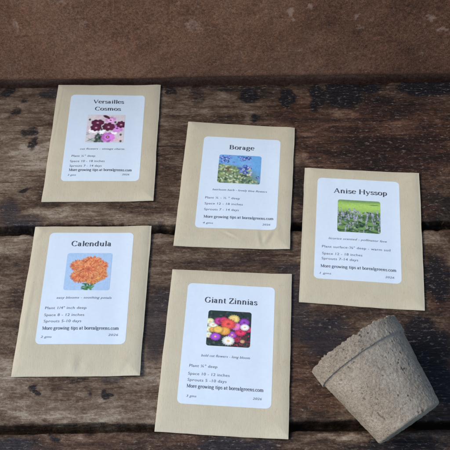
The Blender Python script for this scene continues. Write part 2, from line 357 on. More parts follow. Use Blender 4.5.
def build_wall():
    Hh, y0, th, z0 = WALL_TOP, 0.4795, 0.09, -0.46
    xs = axis_nonuniform(-0.62, 0.62, -0.24, 0.24, 0.0012, 0.02)
    zs = np.concatenate([np.linspace(z0, -0.03, 12), np.arange(-0.028, 0.125, 0.0012), np.linspace(0.13, Hh - 0.004, 18)])
    X, Zz = np.meshgrid(xs, zs)
    Y = y0 + (fbm(X * 30, Zz * 30, 0, 4, 71) - 0.5) * 0.0022 + (fbm(X * 260, Zz * 260, 0, 3, 72) - 0.5) * 0.0007
    Y = Y + 0.005 * np.clip((0.0070 - Zz) / 0.0070, 0, 1) ** 2      # rounded lower arris, then the recess behind the planks
    xm, zm = X * 1000, Zz * 1000
    wx = xm + (fbm(X * 220, Zz * 220, 0, 3, 43) - 0.5) * 6; wz = zm + (fbm(X * 220, Zz * 220, 5, 3, 44) - 0.5) * 6
    spot = np.zeros_like(X)
    for cx, cz, rx, rz, s in WALLSPOTS:
        q = np.sqrt(((wx - cx) / (rx * 1.1)) ** 2 + ((wz - cz) / (rz * 1.1)) ** 2)
        spot = np.maximum(spot, s * (1 - sstep(0.5, 1.3, q)))
    tone = (fbm(X * 12, Zz * 12, 2, 4, 73) - 0.5) * 1.2 - 1.6 * np.clip(X, -0.2, 0.2)
    ny, nx = X.shape
    P = np.stack([X, Y, Zz], -1).reshape(-1, 3).tolist(); n0 = len(P)
    F = grid_faces(ny, nx)
    sp_, tn_ = spot.ravel().tolist(), tone.ravel().tolist()
    # worn top arris, top face, back and sides
    extra = []
    for dy, z in ((0.004, Hh), (th, Hh), (th, z0)):
        extra.append([(x, y0 + dy, z) for x in xs])
    for row in extra: P += row; sp_ += [0] * nx; tn_ += [0] * nx
    prev = (ny - 1) * nx
    for r_ in range(3):
        cur = n0 + r_ * nx
        F += [(prev + i, prev + i + 1, cur + i + 1, cur + i) for i in range(nx - 1)]; prev = cur
    F += [tuple([j * nx for j in range(ny)] + [n0, n0 + nx, n0 + 2 * nx]),
          tuple([n0 + 3 * nx - 1, n0 + 2 * nx - 1, n0 + nx - 1] + [j * nx + nx - 1 for j in range(ny - 1, -1, -1)])]
    o = mesh_obj('wall', P, F, M_WALL, None, True, dict(spot=sp_, tone=tn_))
    o.rotation_euler = (0, 0, TABLE_ROT)
    tag(o, 'rough rusty brown wall with pale flaked spots, standing along the back of the planks', 'wall')
WALL_TOP = 0.36
build_wall()

# ---------------------------------------------------------------- lettering: a broad-nib book face drawn as strokes
def arc(cx, cy, rx, ry, a0, a1, n=14):
    return [(cx + rx * math.cos(math.radians(a0 + (a1 - a0) * i / n)), cy + ry * math.sin(math.radians(a0 + (a1 - a0) * i / n))) for i in range(n + 1)]
def cr(pts, n=5):
    q = [pts[0]] + list(pts) + [pts[-1]]; out = []
    for i in range(1, len(q) - 2):
        for t in range(n):
            t /= n; a, b, c, d = [np.array(v) for v in q[i - 1:i + 3]]
            out.append(tuple(0.5 * (2 * b + (c - a) * t + (2 * a - 5 * b + 4 * c - d) * t * t + (3 * b - a - 3 * c + d) * t ** 3)))
    return out + [pts[-1]]
def sf(x, y, l=0.085, r=None): return ('f', [(x - l, y), (x + (l if r is None else r), y)])
def dot(x, y, r=0.05): return ('d', (x, y, r))
def vs(x, y0, y1): return ('s', [(x, y0), (x, y1)])
GL = {
 ' ': (0.28, []), '.': (0.24, [dot(.11, .035, .045)]), '-': (0.32, [('f2', [(.05, .24), (.26, .24)])]),
 'a': (0.52, [('s', arc(.21, .36, .12, .125, 160, 0) + [(.33, .1)] + arc(.40, .09, .07, .08, 180, 300, 6)), ('s', [(.33, .29), (.24, .28)] + arc(.2, .135, .125, .125, 95, 270) + [(.28, .04), (.33, .1)]), dot(.11, .38, .04)]),
 'b': (0.56, [vs(.13, 0.0, .73), ('f', [(.03, .72), (.13, .73)]), ('s', [(.13, .38)] + arc(.29, .25, .18, .245, 140, -140) + [(.13, .1)])]),
 'c': (0.48, [('s', arc(.27, .25, .2, .245, 50, 320, 20)), dot(.39, .41, .04)]),
 'd': (0.58, [vs(.42, .0, .73), ('f', [(.31, .72), (.42, .73)]), sf(.46, .012, .04, .07), ('s', [(.42, .38)] + arc(.26, .25, .18, .245, 40, 320, 18) + [(.42, .1)])]),
 'e': (0.50, [('s', arc(.26, .25, .2, .245, 8, 322, 22)), ('f', [(.08, .28), (.45, .28)])]),
 'g': (0.54, [('s', arc(.24, .335, .155, .16, 0, 360, 22)), ('s', cr([(.15, .20), (.09, .13), (.12, .06), (.24, .045), (.37, .03), (.43, -.04), (.4, -.14), (.25, -.2), (.1, -.17), (.05, -.1), (.09, -.03), (.16, .03)])), ('f', [(.36, .44), (.43, .49), (.49, .48)])]),
 'h': (0.62, [vs(.14, 0, .73), ('f', [(.04, .72), (.14, .73)]), ('s', [(.14, .36)] + arc(.31, .33, .15, .165, 130, 0) + [(.46, 0)]), sf(.14, .012), sf(.46, .012)]),
 'i': (0.30, [vs(.15, 0, .49), ('f', [(.05, .48), (.15, .49)]), sf(.15, .012), dot(.145, .66, .052)]),
 'l': (0.30, [vs(.15, 0, .73), ('f', [(.05, .72), (.15, .73)]), sf(.15, .012)]),
 'm': (0.92, [vs(.14, 0, .49), ('f', [(.04, .48), (.14, .49)]), ('s', [(.14, .36)] + arc(.30, .33, .145, .165, 130, 0) + [(.445, 0)]), ('s', [(.445, .36)] + arc(.61, .33, .145, .165, 130, 0) + [(.755, 0)]), sf(.14, .012), sf(.445, .012), sf(.755, .012)]),
 'n': (0.62, [vs(.14, 0, .49), ('f', [(.04, .48), (.14, .49)]), ('s', [(.14, .36)] + arc(.31, .33, .15, .165, 130, 0) + [(.46, 0)]), sf(.14, .012), sf(.46, .012)]),
 'o': (0.54, [('s', arc(.27, .25, .205, .245, 0, 360, 26))]),
 'p': (0.58, [vs(.14, -.22, .49), ('f', [(.04, .48), (.14, .49)]), sf(.14, -.21), ('s', [(.14, .38)] + arc(.30, .25, .18, .245, 140, -140) + [(.14, .1)])]),
 'r': (0.44, [vs(.14, 0, .49), ('f', [(.04, .48), (.14, .49)]), sf(.14, .012, .085, .11), ('s', [(.14, .34)] + arc(.28, .33, .13, .15, 160, 60, 8)), dot(.36, .43, .048)]),
 's': (0.43, [('s', cr([(.34, .37), (.31, .45), (.21, .485), (.11, .44), (.09, .36), (.15, .29), (.26, .24), (.35, .17), (.34, .07), (.24, .012), (.13, .03), (.07, .13)]))]),
 't': (0.36, [('s', [(.16, .62), (.16, .12)] + arc(.26, .11, .1, .1, 180, 310, 8)), ('f', [(.04, .48), (.32, .48)])]),
 'u': (0.62, [('s', [(.14, .49), (.14, .16)] + arc(.28, .16, .14, .15, 180, 320, 10) + [(.46, .14)]), vs(.46, 0, .49), ('f', [(.04, .48), (.14, .49)]), ('f', [(.37, .48), (.46, .49)]), sf(.5, .012, .04, .06)]),
 'v': (0.52, [('s', [(.07, .48), (.26, .01)]), ('t', [(.46, .48), (.26, .01)]), sf(.08, .48), sf(.45, .48, .07)]),
 'w': (0.76, [('s', [(.07, .48), (.23, .01)]), ('t', [(.39, .48), (.23, .01)]), ('s', [(.38, .48), (.54, .01)]), ('t', [(.70, .48), (.54, .01)]), sf(.08, .48), sf(.69, .48, .06)]),
 'y': (0.54, [('s', [(.07, .48), (.27, .03)]), ('t', cr([(.47, .48), (.27, .03), (.2, -.14), (.13, -.2), (.07, -.19)])), sf(.08, .48), sf(.46, .48, .07), dot(.08, -.17, .04)]),
 'A': (0.78, [('t', [(.38, .72), (.1, .01)]), ('s', [(.38, .72), (.66, .01)]), ('f', [(.2, .25), (.56, .25)]), sf(.1, .012), sf(.67, .012)]),
 'B': (0.72, [vs(.16, 0, .71), ('f', [(.06, .705), (.36, .705)]), ('f', [(.06, .012), (.38, .012)]), ('f', [(.16, .375), (.38, .375)]), ('s', arc(.36, .54, .17, .165, 90, -90)), ('s', arc(.38, .195, .2, .183, 90, -90))]),
 'C': (0.76, [('s', arc(.41, .36, .31, .355, 48, 318, 26)), ('f2', [(.64, .72), (.64, .52)]), ]),
 'G': (0.82, [('s', arc(.41, .36, .31, .355, 48, 310, 26)), ('s', [(.66, .06), (.66, .3)]), sf(.66, .31, .1), ('f2', [(.64, .72), (.64, .53)])]),
 'H': (0.86, [vs(.17, 0, .71), vs(.69, 0, .71), ('f', [(.17, .37), (.69, .37)]), sf(.17, .012, .1), sf(.17, .705, .1), sf(.69, .012, .1), sf(.69, .705, .1)]),
 'M': (0.96, [('t', [(.17, 0), (.17, .71)]), ('s', [(.17, .71), (.48, .05)]), ('t', [(.48, .05), (.79, .71)]), vs(.80, 0, .71), sf(.17, .012, .09), sf(.13, .705, .07), sf(.80, .012, .1), sf(.84, .705, .07)]),
 'V': (0.76, [('s', [(.09, .71), (.38, .01)]), ('t', [(.67, .71), (.38, .01)]), sf(.1, .705), sf(.66, .705, .08)]),
 'Z': (0.66, [('f2', [(.1, .70), (.57, .70)]), ('s', [(.55, .68), (.09, .03)]), ('f2', [(.07, .015), (.59, .015)]), ('f2', [(.1, .71), (.1, .55)]), ('f2', [(.59, .01), (.59, .18)])]),
}
def serif_text(txt, weight=1.0, track=0.02):
    """returns vertices (x, y, layer) and quads of a line set in the stroke face; x starts at 0"""
    V, F = [], []; x0 = 0; lay = 0
    A, B, TL = 0.046 * weight, 0.017 * weight, math.radians(8)
    def off(nx, ny, a, b):
        u = nx * math.cos(TL) - ny * math.sin(TL); v = nx * math.sin(TL) + ny * math.cos(TL)
        return math.sqrt((a * u) ** 2 + (b * v) ** 2)
    for ch in txt:
        adv, st = GL[ch]
        for kind, p in st:
            lay += 1
            if kind == 'd':
                cx, cy, r = p; r *= (0.7 + 0.3 * weight); i0 = len(V)
                V += [(x0 + cx + r * math.cos(t * math.pi / 5), cy + r * math.sin(t * math.pi / 5), lay) for t in range(10)]
                F.append(tuple(range(i0, i0 + 10))); continue
            a, b = {'s': (A, B), 't': (B * 1.15, B), 'f': (B, B), 'f2': (B * 1.4, B * 1.4)}[kind]
            n = len(p); i0 = len(V)
            for i in range(n):
                q0, q1 = p[max(0, i - 1)], p[min(n - 1, i + 1)]
                dx, dy = q1[0] - q0[0], q1[1] - q0[1]; L = math.hypot(dx, dy) or 1
                nx, ny = -dy / L, dx / L; w_ = off(nx, ny, a, b)
                V.append((x0 + p[i][0] + nx * w_, p[i][1] + ny * w_, lay)); V.append((x0 + p[i][0] - nx * w_, p[i][1] - ny * w_, lay))
            F += [(i0 + 2 * i + 1, i0 + 2 * i + 3, i0 + 2 * i + 2, i0 + 2 * i) for i in range(n - 1)]
        x0 += adv + track
    return np.array(V, float), F

def plain_text(txt, slant=0.0):
    cu = bpy.data.curves.new('lettering', 'FONT'); cu.body = txt; cu.size = 1.0; cu.shear = slant
    cu.resolution_u = 3; cu.space_character = 1.06
    ob = bpy.data.objects.new('lettering', cu); COL.objects.link(ob)
    dg = bpy.context.evaluated_depsgraph_get(); dg.update()
    me = bpy.data.meshes.new_from_object(ob.evaluated_get(dg))
    V = np.array([v.co[:] for v in me.vertices]); F = [tuple(p.vertices) for p in me.polygons]
    bpy.data.objects.remove(ob); bpy.data.curves.remove(cu); bpy.data.meshes.remove(me)
    V[:, 2] = 0
    return V, F

# ---------------------------------------------------------------- the five printed flower photographs (painted dot by dot into mesh colours)
class Pic:
    def __init__(s, base, n=150):
        s.n = n; s.v, s.u = np.meshgrid(np.linspace(0, 1, n), np.linspace(0, 1, n), indexing='ij')   # v runs down
        s.c = np.empty((n, n, 3)); s.c[:] = lin(*base)
    def put(s, m, col): m = np.clip(m, 0, 1)[..., None]; s.c = s.c * (1 - m) + np.asarray(col) * m
    def blob(s, x, y, rx, ry, col, soft=0.25, rot=0.0, k=1.0):
        du, dv = s.u - x, s.v - y; c, q = math.cos(rot), math.sin(rot)
        d = np.sqrt(((du * c + dv * q) / rx) ** 2 + ((-du * q + dv * c) / ry) ** 2)
        s.put((1 - sstep(1 - soft, 1 + soft, d)) * k, lin(*col) if max(col) > 1.5 else col)
    def flower(s, x, y, r, col, mid, n=8, ry=1.0, rings=1, centre=(230, 200, 90), cr_=0.16):
        """petals round a centre; every second petal a little deeper in tone"""
        for g in range(rings):
            rr = r * (1 - 0.30 * g)
            for i in range(n):
                a = 2 * math.pi * (i + 0.5 * (g % 2)) / n + g * 0.3
                c = col if i % 2 == 0 else tuple(0.82 * q for q in col)
                c = tuple(q * (1 - 0.08 * g) for q in c)
                s.blob(x + math.cos(a) * rr * 0.58, y + math.sin(a) * rr * 0.58 * ry, rr * 0.45, rr * 0.27 * ry, c, 0.2, a)
        s.blob(x, y, r * 0.32, r * 0.32 * ry, mid, 0.4); s.blob(x, y, r * cr_, r * cr_ * ry, centre, 0.3)
    def finish(s, passes, sat):
        c = s.c
        for _ in range(passes):
            q = np.pad(c, ((1, 1), (1, 1), (0, 0)), 'edge')
            c = (q[:-2, 1:-1] + q[2:, 1:-1] + q[1:-1, :-2] + q[1:-1, 2:] + 2 * c) / 6
        g = c.mean(-1, keepdims=True)
        return g + (c - g) * sat
    def grain(s, amt, seed, f=40):
        s.c = s.c * (1 + (fbm(s.u * f, s.v * f, 0, 3, seed)[..., None] - 0.5) * amt)

def pic_cosmos():
    p = Pic((212, 204, 208)); rnd = random.Random(4)
    for i in range(40): p.blob(rnd.random(), rnd.random(), .12, .06, (214 + rnd.randint(-22, 16), 200 + rnd.randint(-22, 14), 206 + rnd.randint(-14, 8)), .6, rnd.random() * 3, .6)
    for i in range(24): p.blob(.05 + .42 * rnd.random(), .60 + .34 * rnd.random(), .11, .010, rnd.choice([(110, 140, 105), (150, 176, 140), (84, 112, 90)]), .5, rnd.uniform(-.6, 1.2), .8)
    for i in range(30): p.blob(.26 + .2 * rnd.random(), .68 + .3 * rnd.random(), .05, .03, rnd.choice([(56, 74, 68), (84, 104, 92), (40, 54, 54)]), .5, rnd.random() * 3, .9)
    def bloom(x, y, r, col, sq, tilt, n=8):
        for i in range(n):
            a = 2 * math.pi * i / n + tilt; k = rnd.uniform(.82, 1.12); c = tuple(min(255, q * k) for q in col)
            px, py = x + math.cos(a) * r * .56, y + math.sin(a) * r * .56 * sq
            p.blob(px, py, r * .50, r * .36, c, .18, math.atan2(math.sin(a) * sq, math.cos(a)))
            for t in (-.12, .12): p.blob(px + t * r * math.sin(a), py - t * r * math.cos(a), r * .42, r * .03, tuple(q * .8 for q in c), .5, math.atan2(math.sin(a) * sq, math.cos(a)), .7)
        for i in range(n):
            a = 2 * math.pi * (i + .5) / n + tilt; c = tuple(min(255, q * 1.1) for q in col)
            p.blob(x + math.cos(a) * r * .3, y + math.sin(a) * r * .3 * sq, r * .26, r * .17, c, .3, a)
    for x, y, r in ((.20, .60, .14), (.50, .47, .13), (.40, .62, .10), (.76, .66, .10)): bloom(x, y, r, (238, 230, 234), .8, .3)
    bloom(.62, .20, .15, (224, 170, 214), .8, .2); p.blob(.62, .2, .03, .025, (150, 70, 130), .4)
    bloom(.81, .49, .16, (204, 140, 204), .95, .5); p.blob(.81, .49, .035, .03, (140, 50, 130), .4)
    bloom(.59, .82, .18, (204, 122, 204), .95, .1, 9); p.blob(.58, .81, .05, .05, (120, 40, 130), .5); p.blob(.58, .81, .02, .02, (220, 190, 110), .4)
    p.blob(.50, .07, .10, .045, (72, 36, 50), .3, .5); p.blob(.56, .12, .05, .03, (96, 40, 64), .3, .9)
    for x, y, r, sq in ((.28, .29, .17, .45), (.25, .47, .15, .8), (.58, .44, .17, .75), (.91, .35, .13, .95)):
        bloom(x, y, r, (92, 34, 64), sq, x * 7); p.blob(x, y + .01, .03, .025, (196, 160, 176), .4)
    for x, y in ((.06, .18), (.92, .72), (.93, .95), (.75, .27), (.4, .54)): p.blob(x, y, .03, .04, (70, 84, 78), .4)
    p.grain(.3, 5); return p.finish(1, 0.95)
def pic_borage():
    p = Pic((96, 166, 222)); rnd = random.Random(7)
    for i in range(16): p.blob(rnd.random(), .5 * rnd.random(), .16, .08, (96 + rnd.randint(-8, 40), 164 + rnd.randint(-10, 20), 222), .7, rnd.random() * 3, .5)
    p.blob(.2, .92, .78, .48, (108, 136, 106), .35); p.blob(.26, .56, .36, .16, (112, 140, 104), .5)
    for i in range(330):
        x = rnd.random() ** 1.15; y = .34 + .16 * x + .66 * rnd.random()
        if x > .78 and y < .86: continue
        c = rnd.choice([(160, 176, 112), (120, 146, 88), (78, 106, 68), (190, 200, 148), (44, 68, 66), (140, 160, 116), (206, 214, 176), (80, 104, 92)])
        p.blob(x, y, .022 + .036 * rnd.random(), .012 + .014 * rnd.random(), c, .3, rnd.random() * 3.1, .9)
    p.blob(.24, .52, .02, .09, (128, 96, 62), .4, .3); p.blob(.2, .5, .06, .018, (96, 66, 66), .4, .4); p.blob(.3, .6, .05, .014, (150, 110, 60), .4, -.7)
    def star(x, y, r, n, sq, t):
        for i in range(n):
            a = 2 * math.pi * i / n + t; rr = r * rnd.uniform(.8, 1.1)
            p.blob(x + math.cos(a) * rr * .5, y + math.sin(a) * rr * .5 * sq, rr * .45, rr * .20, rnd.choice([(66, 96, 178), (92, 124, 206), (50, 68, 132), (120, 148, 220)]), .3, a)
            p.blob(x + math.cos(a) * rr * .9, y + math.sin(a) * rr * .9 * sq, rr * .16, rr * .05, (62, 66, 100), .4, a + .5, .7)
        p.blob(x, y, r * .16, r * .16, (226, 226, 244), .4, 0, .8)
    for x, y, r in ((.07, .10, .10), (.17, .14, .11), (.10, .24, .09), (.24, .09, .08), (.20, .24, .07), (.5, .07, .08), (.60, .12, .11), (.70, .08, .09), (.55, .17, .07), (.94, .76, .06), (.98, .82, .05), (.35, .26, .04)):
        star(x, y, r, 6, .8, x * 11)
    star(.60, .50, .18, 5, .95, -.3); star(.70, .42, .11, 5, .8, .4); star(.64, .62, .09, 5, .7, .9)
    p.blob(.60, .50, .014, .014, (36, 28, 66), .3)
    for x, y in ((.74, .46), (.78, .6), (.76, .68)): p.blob(x, y, .018, .04, (214, 190, 216), .4, .5, .8)
    p.grain(.35, 8); return p.finish(1, 0.9)
def pic_hyssop():
    p = Pic((150, 192, 84)); rnd = random.Random(11)
    p.blob(.5, .0, .9, .08, (118, 158, 92), .5); p.blob(.6, .2, .7, .09, (168, 208, 92), .6); p.blob(.85, .13, .12, .015, (96, 136, 80), .5)
    p.put(sstep(.34, .5, p.v + .05 * np.sin(p.u * 9)), lin(78, 112, 70))
    for i in range(260):
        x, y = rnd.random(), .36 + .66 * rnd.random() ** .8
        p.blob(x, y, .035, .018, rnd.choice([(72, 112, 62), (48, 82, 58), (100, 142, 78), (30, 54, 50), (128, 162, 92), (84, 122, 70)]), .35, rnd.uniform(-.9, .9), .9)
    for i in range(16):
        x, y, a = rnd.random(), rnd.uniform(.62, .95), rnd.uniform(-.6, .7)
        p.blob(x, y + .02, .11, .035, (34, 58, 50), .3, a, .8); p.blob(x, y, .11, .030, (122, 162, 88), .25, a); p.blob(x, y + .004, .10, .006, (80, 118, 64), .4, a)
    for i in range(120):
        x = rnd.random(); y = .28 + .34 * rnd.random() + (.36 if rnd.random() < .28 else 0)
        if x > .55 and y < .42 and rnd.random() < .7: continue
        h = .04 + .07 * rnd.random()
        for t in range(7): p.blob(x + rnd.uniform(-.008, .008), y - h * .5 + t * h * .2, .011, .009, rnd.choice([(170, 168, 198), (200, 198, 218), (132, 132, 166), (156, 158, 178), (110, 120, 130)]), .4, 0, .85)
    p.grain(.35, 12); return p.finish(1, 0.88)
def pic_calendula():
    p = Pic((160, 192, 224)); rnd = random.Random(15)
    p.blob(.5, .5, .6, .6, (168, 198, 228), .8)
    for i in range(26): p.blob(.52 + rnd.uniform(-.09, .12), .90 + rnd.uniform(-.08, .08), .06, .016, rnd.choice([(60, 112, 70), (88, 140, 84), (44, 90, 60)]), .3, rnd.random() * 3)
    def head(x, y, r, sq=1.0, warm=0):
        p.blob(x, y, r * .8, r * .8 * sq, (196, 98, 66), .2)
        for g in range(9):
            rr = r * (1 - .105 * g); n = max(7, int(30 - 2.6 * g)); s = .95 + .02 * g
            for i in range(n):
                a = 2 * math.pi * i / n + g * .7 + rnd.uniform(-.1, .1); q = rr * rnd.uniform(.93, 1.05)
                c0 = rnd.choice([(232, 140, 84), (222, 122, 74), (242, 156, 96), (204, 102, 68), (236, 168, 110)])
                c = tuple(min(255, v * s) for v in c0); c = (c[0], min(255, c[1] + warm), c[2])
                px, py = x + math.cos(a) * q * .80, y + math.sin(a) * q * .80 * sq
                p.blob(px, py + .006, q * .20, q * .085, (150, 70, 52), .4, a, .55)
                p.blob(px, py, q * .20, q * .070, c, .25, a)
        p.blob(x, y, r * .12, r * .10 * sq, (176, 84, 62), .6)
    head(.30, .34, .22, .7); head(.56, .24, .24, .6); head(.72, .36, .22, .8); head(.74, .58, .20, .9, 10); head(.60, .68, .20, .8, 16); head(.33, .62, .22, .85); head(.50, .44, .27, .95); p.blob(.44, .22, .012, .12, (132, 58, 50), .6, .7, .7); p.blob(.36, .46, .13, .012, (140, 64, 52), .6, -.5, .6)
    p.grain(.22, 16); return p.finish(1, 0.95)
def pic_zinnia():
    p = Pic((44, 58, 56)); rnd = random.Random(21)
    for i in range(200): p.blob(rnd.random(), rnd.random(), .035, .018, rnd.choice([(26, 38, 38), (58, 80, 66), (44, 60, 54), (74, 90, 80), (84, 46, 50), (34, 44, 50)]), .4, rnd.random() * 3, .8)
    for i in range(110): p.blob(.42 + .58 * rnd.random(), .66 + .34 * rnd.random(), .024, .012, rnd.choice([(150, 44, 70), (92, 30, 44), (112, 56, 54), (50, 60, 50), (176, 60, 90)]), .4, rnd.random() * 3, .9)
    def bloom(x, y, r, c, sq=.85):
        p.blob(x, y + .02, r * 1.02, r * sq, (30, 30, 34), .3, 0, .6)
        for g in range(5):
            rr = r * (1 - .2 * g); n = 16 - 2 * g; s = (.84, .96, 1.04, .98, .9)[g]
            for i in range(n):
                a = 2 * math.pi * i / n + g * .5; q = tuple(min(255, v * s * rnd.uniform(.92, 1.06)) for v in c)
                p.blob(x + math.cos(a) * rr * .62, y + math.sin(a) * rr * .62 * sq, rr * .36, rr * .17, q, .3, a)
        p.blob(x, y, r * .20, r * .17, (232, 196, 120) if sum(c) > 430 else tuple(.7 * v for v in c), .5)
    F = [(.05, .32, .11, (236, 240, 186)), (.13, .42, .12, (240, 242, 226)), (.05, .54, .10, (226, 236, 190)), (.04, .70, .10, (230, 234, 214)), (.26, .30, .12, (196, 70, 150)), (.37, .27, .11, (214, 66, 120)), (.84, .30, .13, (152, 74, 186)), (.95, .50, .09, (214, 60, 110)), (.60, .22, .14, (240, 216, 130)),
         (.58, .67, .12, (178, 84, 196)), (.70, .80, .09, (170, 50, 80)), (.77, .57, .14, (230, 66, 106)), (.65, .43, .13, (236, 130, 204)), (.48, .37, .18, (236, 90, 86)), (.14, .55, .09, (240, 180, 96)), (.40, .57, .14, (240, 168, 84)), (.25, .54, .12, (244, 196, 100)),
         (.20, .74, .13, (172, 86, 206)), (.50, .84, .15, (242, 242, 234)), (.86, .44, .11, (246, 246, 246)), (.82, .84, .06, (206, 156, 124))]
    for f in F: bloom(*f)
    p.grain(.25, 22); return p.finish(1, 1.0)

# ---------------------------------------------------------------- seed packets
def bil(Q, u, v):
    """Q corners TL TR BR BL; u right, v down"""
    u, v = np.asarray(u)[..., None], np.asarray(v)[..., None]
    return (1 - u) * (1 - v) * Q[0] + u * (1 - v) * Q[1] + u * v * Q[2] + (1 - u) * v * Q[3]

def packet(pos, rz, quad, lquad, label, pic, lines, puff, wrinkles, seed, lift):
    root = tag(empty('seed_packet', (pos[0], pos[1], 0.0), math.radians(rz)), label, 'seed packet', 'kraft paper seed packets laid out on the planks')
    Q = np.array(quad) * MM; L = np.array(lquad) * MM
    hw, hh = 41.0, 58.0
    def lower(x, y):      # underside, in metres, from packet coordinates in mm
        return (0.30 + lift[0] * sstep(20, 41, x) + lift[1] * sstep(20, 41, -x) + lift[2] * sstep(30, 58, -y) + lift[3] * sstep(30, 58, y)) * MM
    def upper(x, y):
        d = np.minimum(hw - np.abs(x), (hh - np.abs(y)))
        d = np.maximum(d, 0)
        t = 0.35 + 0.75 * puff * (1 - np.exp(-d / 4.0)) + 0.45 * puff * np.exp(-((x / 26) ** 2 + ((y + 12) / 34) ** 2))
        t = t + (fbm(x / 22 + 3, y / 30 + 9, 0, 3, seed) - 0.5) * 0.45 * sstep(0, 8, d)
        for wx, wy, ang, ln, wd, am in wrinkles:
            c, s_ = math.cos(math.radians(ang)), math.sin(math.radians(ang))
            a = (x - wx) * c + (y - wy) * s_; b = -(x - wx) * s_ + (y - wy) * c
            t = t + 0.55 * am * np.exp(-(a / ln) ** 2) * (b / wd) * np.exp(0.5 - 0.5 * (b / wd) ** 2) * sstep(0, 4, d)
        return lower(x, y) + t * MM
    nx, ny = 150, 208
    ew = np.sin(np.linspace(-math.pi / 2, math.pi / 2, nx)) * 0.15 + np.linspace(-1, 1, nx) * 0.85; eh = np.linspace(-1, 1, ny)
    U, Vv = np.meshgrid((ew + 1) / 2, (eh + 1) / 2)
    P = bil(Q, U, Vv)
    # very slightly irregular cut edges
    P[..., 0] += (fbm(U * 2, Vv * 7, 0, 3, seed + 2) - 0.5) * 0.0006; P[..., 1] += (fbm(U * 6, Vv * 2, 0, 3, seed + 4) - 0.5) * 0.0006
    X, Y = (P[..., 0] / MM), (P[..., 1] / MM)
    top = np.stack([P[..., 0], P[..., 1], upper(X, Y)], -1).reshape(-1, 3)
    bot = np.stack([P[..., 0], P[..., 1], lower(X, Y)], -1).reshape(-1, 3)
    n = nx * ny
    F = [(a, d_, c, b) for a, b, c, d_ in grid_faces(ny, nx)] + grid_faces(ny, nx, n)
    rim = [i for i in range(nx)] + [j * nx + nx - 1 for j in range(1, ny)] + [(ny - 1) * nx + i for i in range(nx - 2, -1, -1)] + [j * nx for j in range(ny - 2, 0, -1)]
    F += [(rim[i], rim[(i + 1) % len(rim)], rim[(i + 1) % len(rim)] + n, rim[i] + n) for i in range(len(rim))]
    mesh_obj('envelope', np.concatenate([top, bot]), F, M_KRAFT, root, flat=len(rim))
    # label sticker: rounded rectangle following the paper
    lw, lh = 59.0, 86.5; rad = 3.4
    def strip(u0, u1, v0, v1, rad, off, nr, nc):
        """rows of a rounded rectangle in label space"""
        w_, h_ = (u1 - u0) * lw, (v1 - v0) * lh
        t = np.linspace(0, math.pi / 2, 9)
        rows = np.unique(np.concatenate([rad * (1 - np.cos(t)), h_ - rad * (1 - np.cos(t)), np.linspace(rad, h_ - rad, nr)]))
        inset = np.where(rows < rad, rad - np.sqrt(np.maximum(0, rad ** 2 - (rad - rows) ** 2)), np.where(rows > h_ - rad, rad - np.sqrt(np.maximum(0, rad ** 2 - (rows - h_ + rad) ** 2)), 0))
        c = np.linspace(0, 1, nc)
        XX = inset[:, None] + c[None, :] * (w_ - 2 * inset[:, None]); YY = np.repeat(rows[:, None], nc, 1)
        uu, vv = u0 + XX / lw, v0 + YY / lh
        return uu, vv
    def place(uu, vv, off):
        p = bil(L, uu, vv); x, y = p[..., 0] / MM, p[..., 1] / MM
        return np.stack([p[..., 0], p[..., 1], upper(x, y) + off], -1)
    uu, vv = strip(0, 1, 0, 1, rad, 0, 100, 74)
    Pt = place(uu, vv, 0.00006); r_, c_ = uu.shape; m = r_ * c_
    Pb = place(uu, vv, -0.00002)
    F = [(a, d_, c, b) for a, b, c, d_ in grid_faces(r_, c_)]
    rim = [i for i in range(c_)] + [j * c_ + c_ - 1 for j in range(1, r_)] + [(r_ - 1) * c_ + i for i in range(c_ - 2, -1, -1)] + [j * c_ for j in range(r_ - 2, 0, -1)]
    F += [(rim[i], rim[(i + 1) % len(rim)], rim[(i + 1) % len(rim)] + m, rim[i] + m) for i in range(len(rim))]
    sticker = mesh_obj('label', np.concatenate([Pt.reshape(-1, 3), Pb.reshape(-1, 3)]), F, M_LABEL, root, flat=len(rim))
    # printed photograph
    u0, u1, v0, v1 = lines['photo']
    uu, vv = strip(u0, u1, v0, v1, 1.7 if lines.get('round', 1) else 0.25, 0, 140, 150)
    Pp = place(uu, vv, 0.00012)
    img = pic(); nn = img.shape[0]
    iu = np.clip((uu - u0) / (u1 - u0) * (nn - 1), 0, nn - 1.001); iv = np.clip((vv - v0) / (v1 - v0) * (nn - 1), 0, nn - 1.001)
    a, b = iu.astype(int), iv.astype(int); fu, fv = (iu - a)[..., None], (iv - b)[..., None]
    col = (img[b, a] * (1 - fu) + img[b, a + 1] * fu) * (1 - fv) + (img[b + 1, a] * (1 - fu) + img[b + 1, a + 1] * fu) * fv
    F = [(q, d_, c, b_) for q, b_, c, d_ in grid_faces(*uu.shape)]
    mesh_obj('flower_photo', Pp.reshape(-1, 3), F, M_PRINT, sticker, True, None, np.clip(col.reshape(-1, 3), 0, 1))
    # lettering
    def line(kind, txt, u0, u1, v, size, mat, weight=1.0, slant=0.0):
        if kind == 'serif': V, F = serif_text(txt, weight)
        else: V, F = plain_text(txt, slant)
        lay = V[:, 2].copy() if kind == 'serif' else np.zeros(len(V))
        xmin, xmax = V[:, 0].min(), V[:, 0].max()
        x = u0 * lw + (V[:, 0] - xmin) / (xmax - xmin) * (u1 - u0) * lw
        y = v * lh - (V[:, 1] - (0.24 if kind == 'serif' else 0.26)) * size
        P = place(x / lw, y / lh, 0.00017); P[:, 2] += lay % 12 * 0.000003
        # keep front faces up
        F2 = []
        for f in F:
            p = P[list(f)][:, :2]; ar = sum(p[i, 0] * p[(i + 1) % len(p), 1] - p[(i + 1) % len(p), 0] * p[i, 1] for i in range(len(p)))
            F2.append(f if ar > 0 else tuple(reversed(f)))
        return P, F2, mat
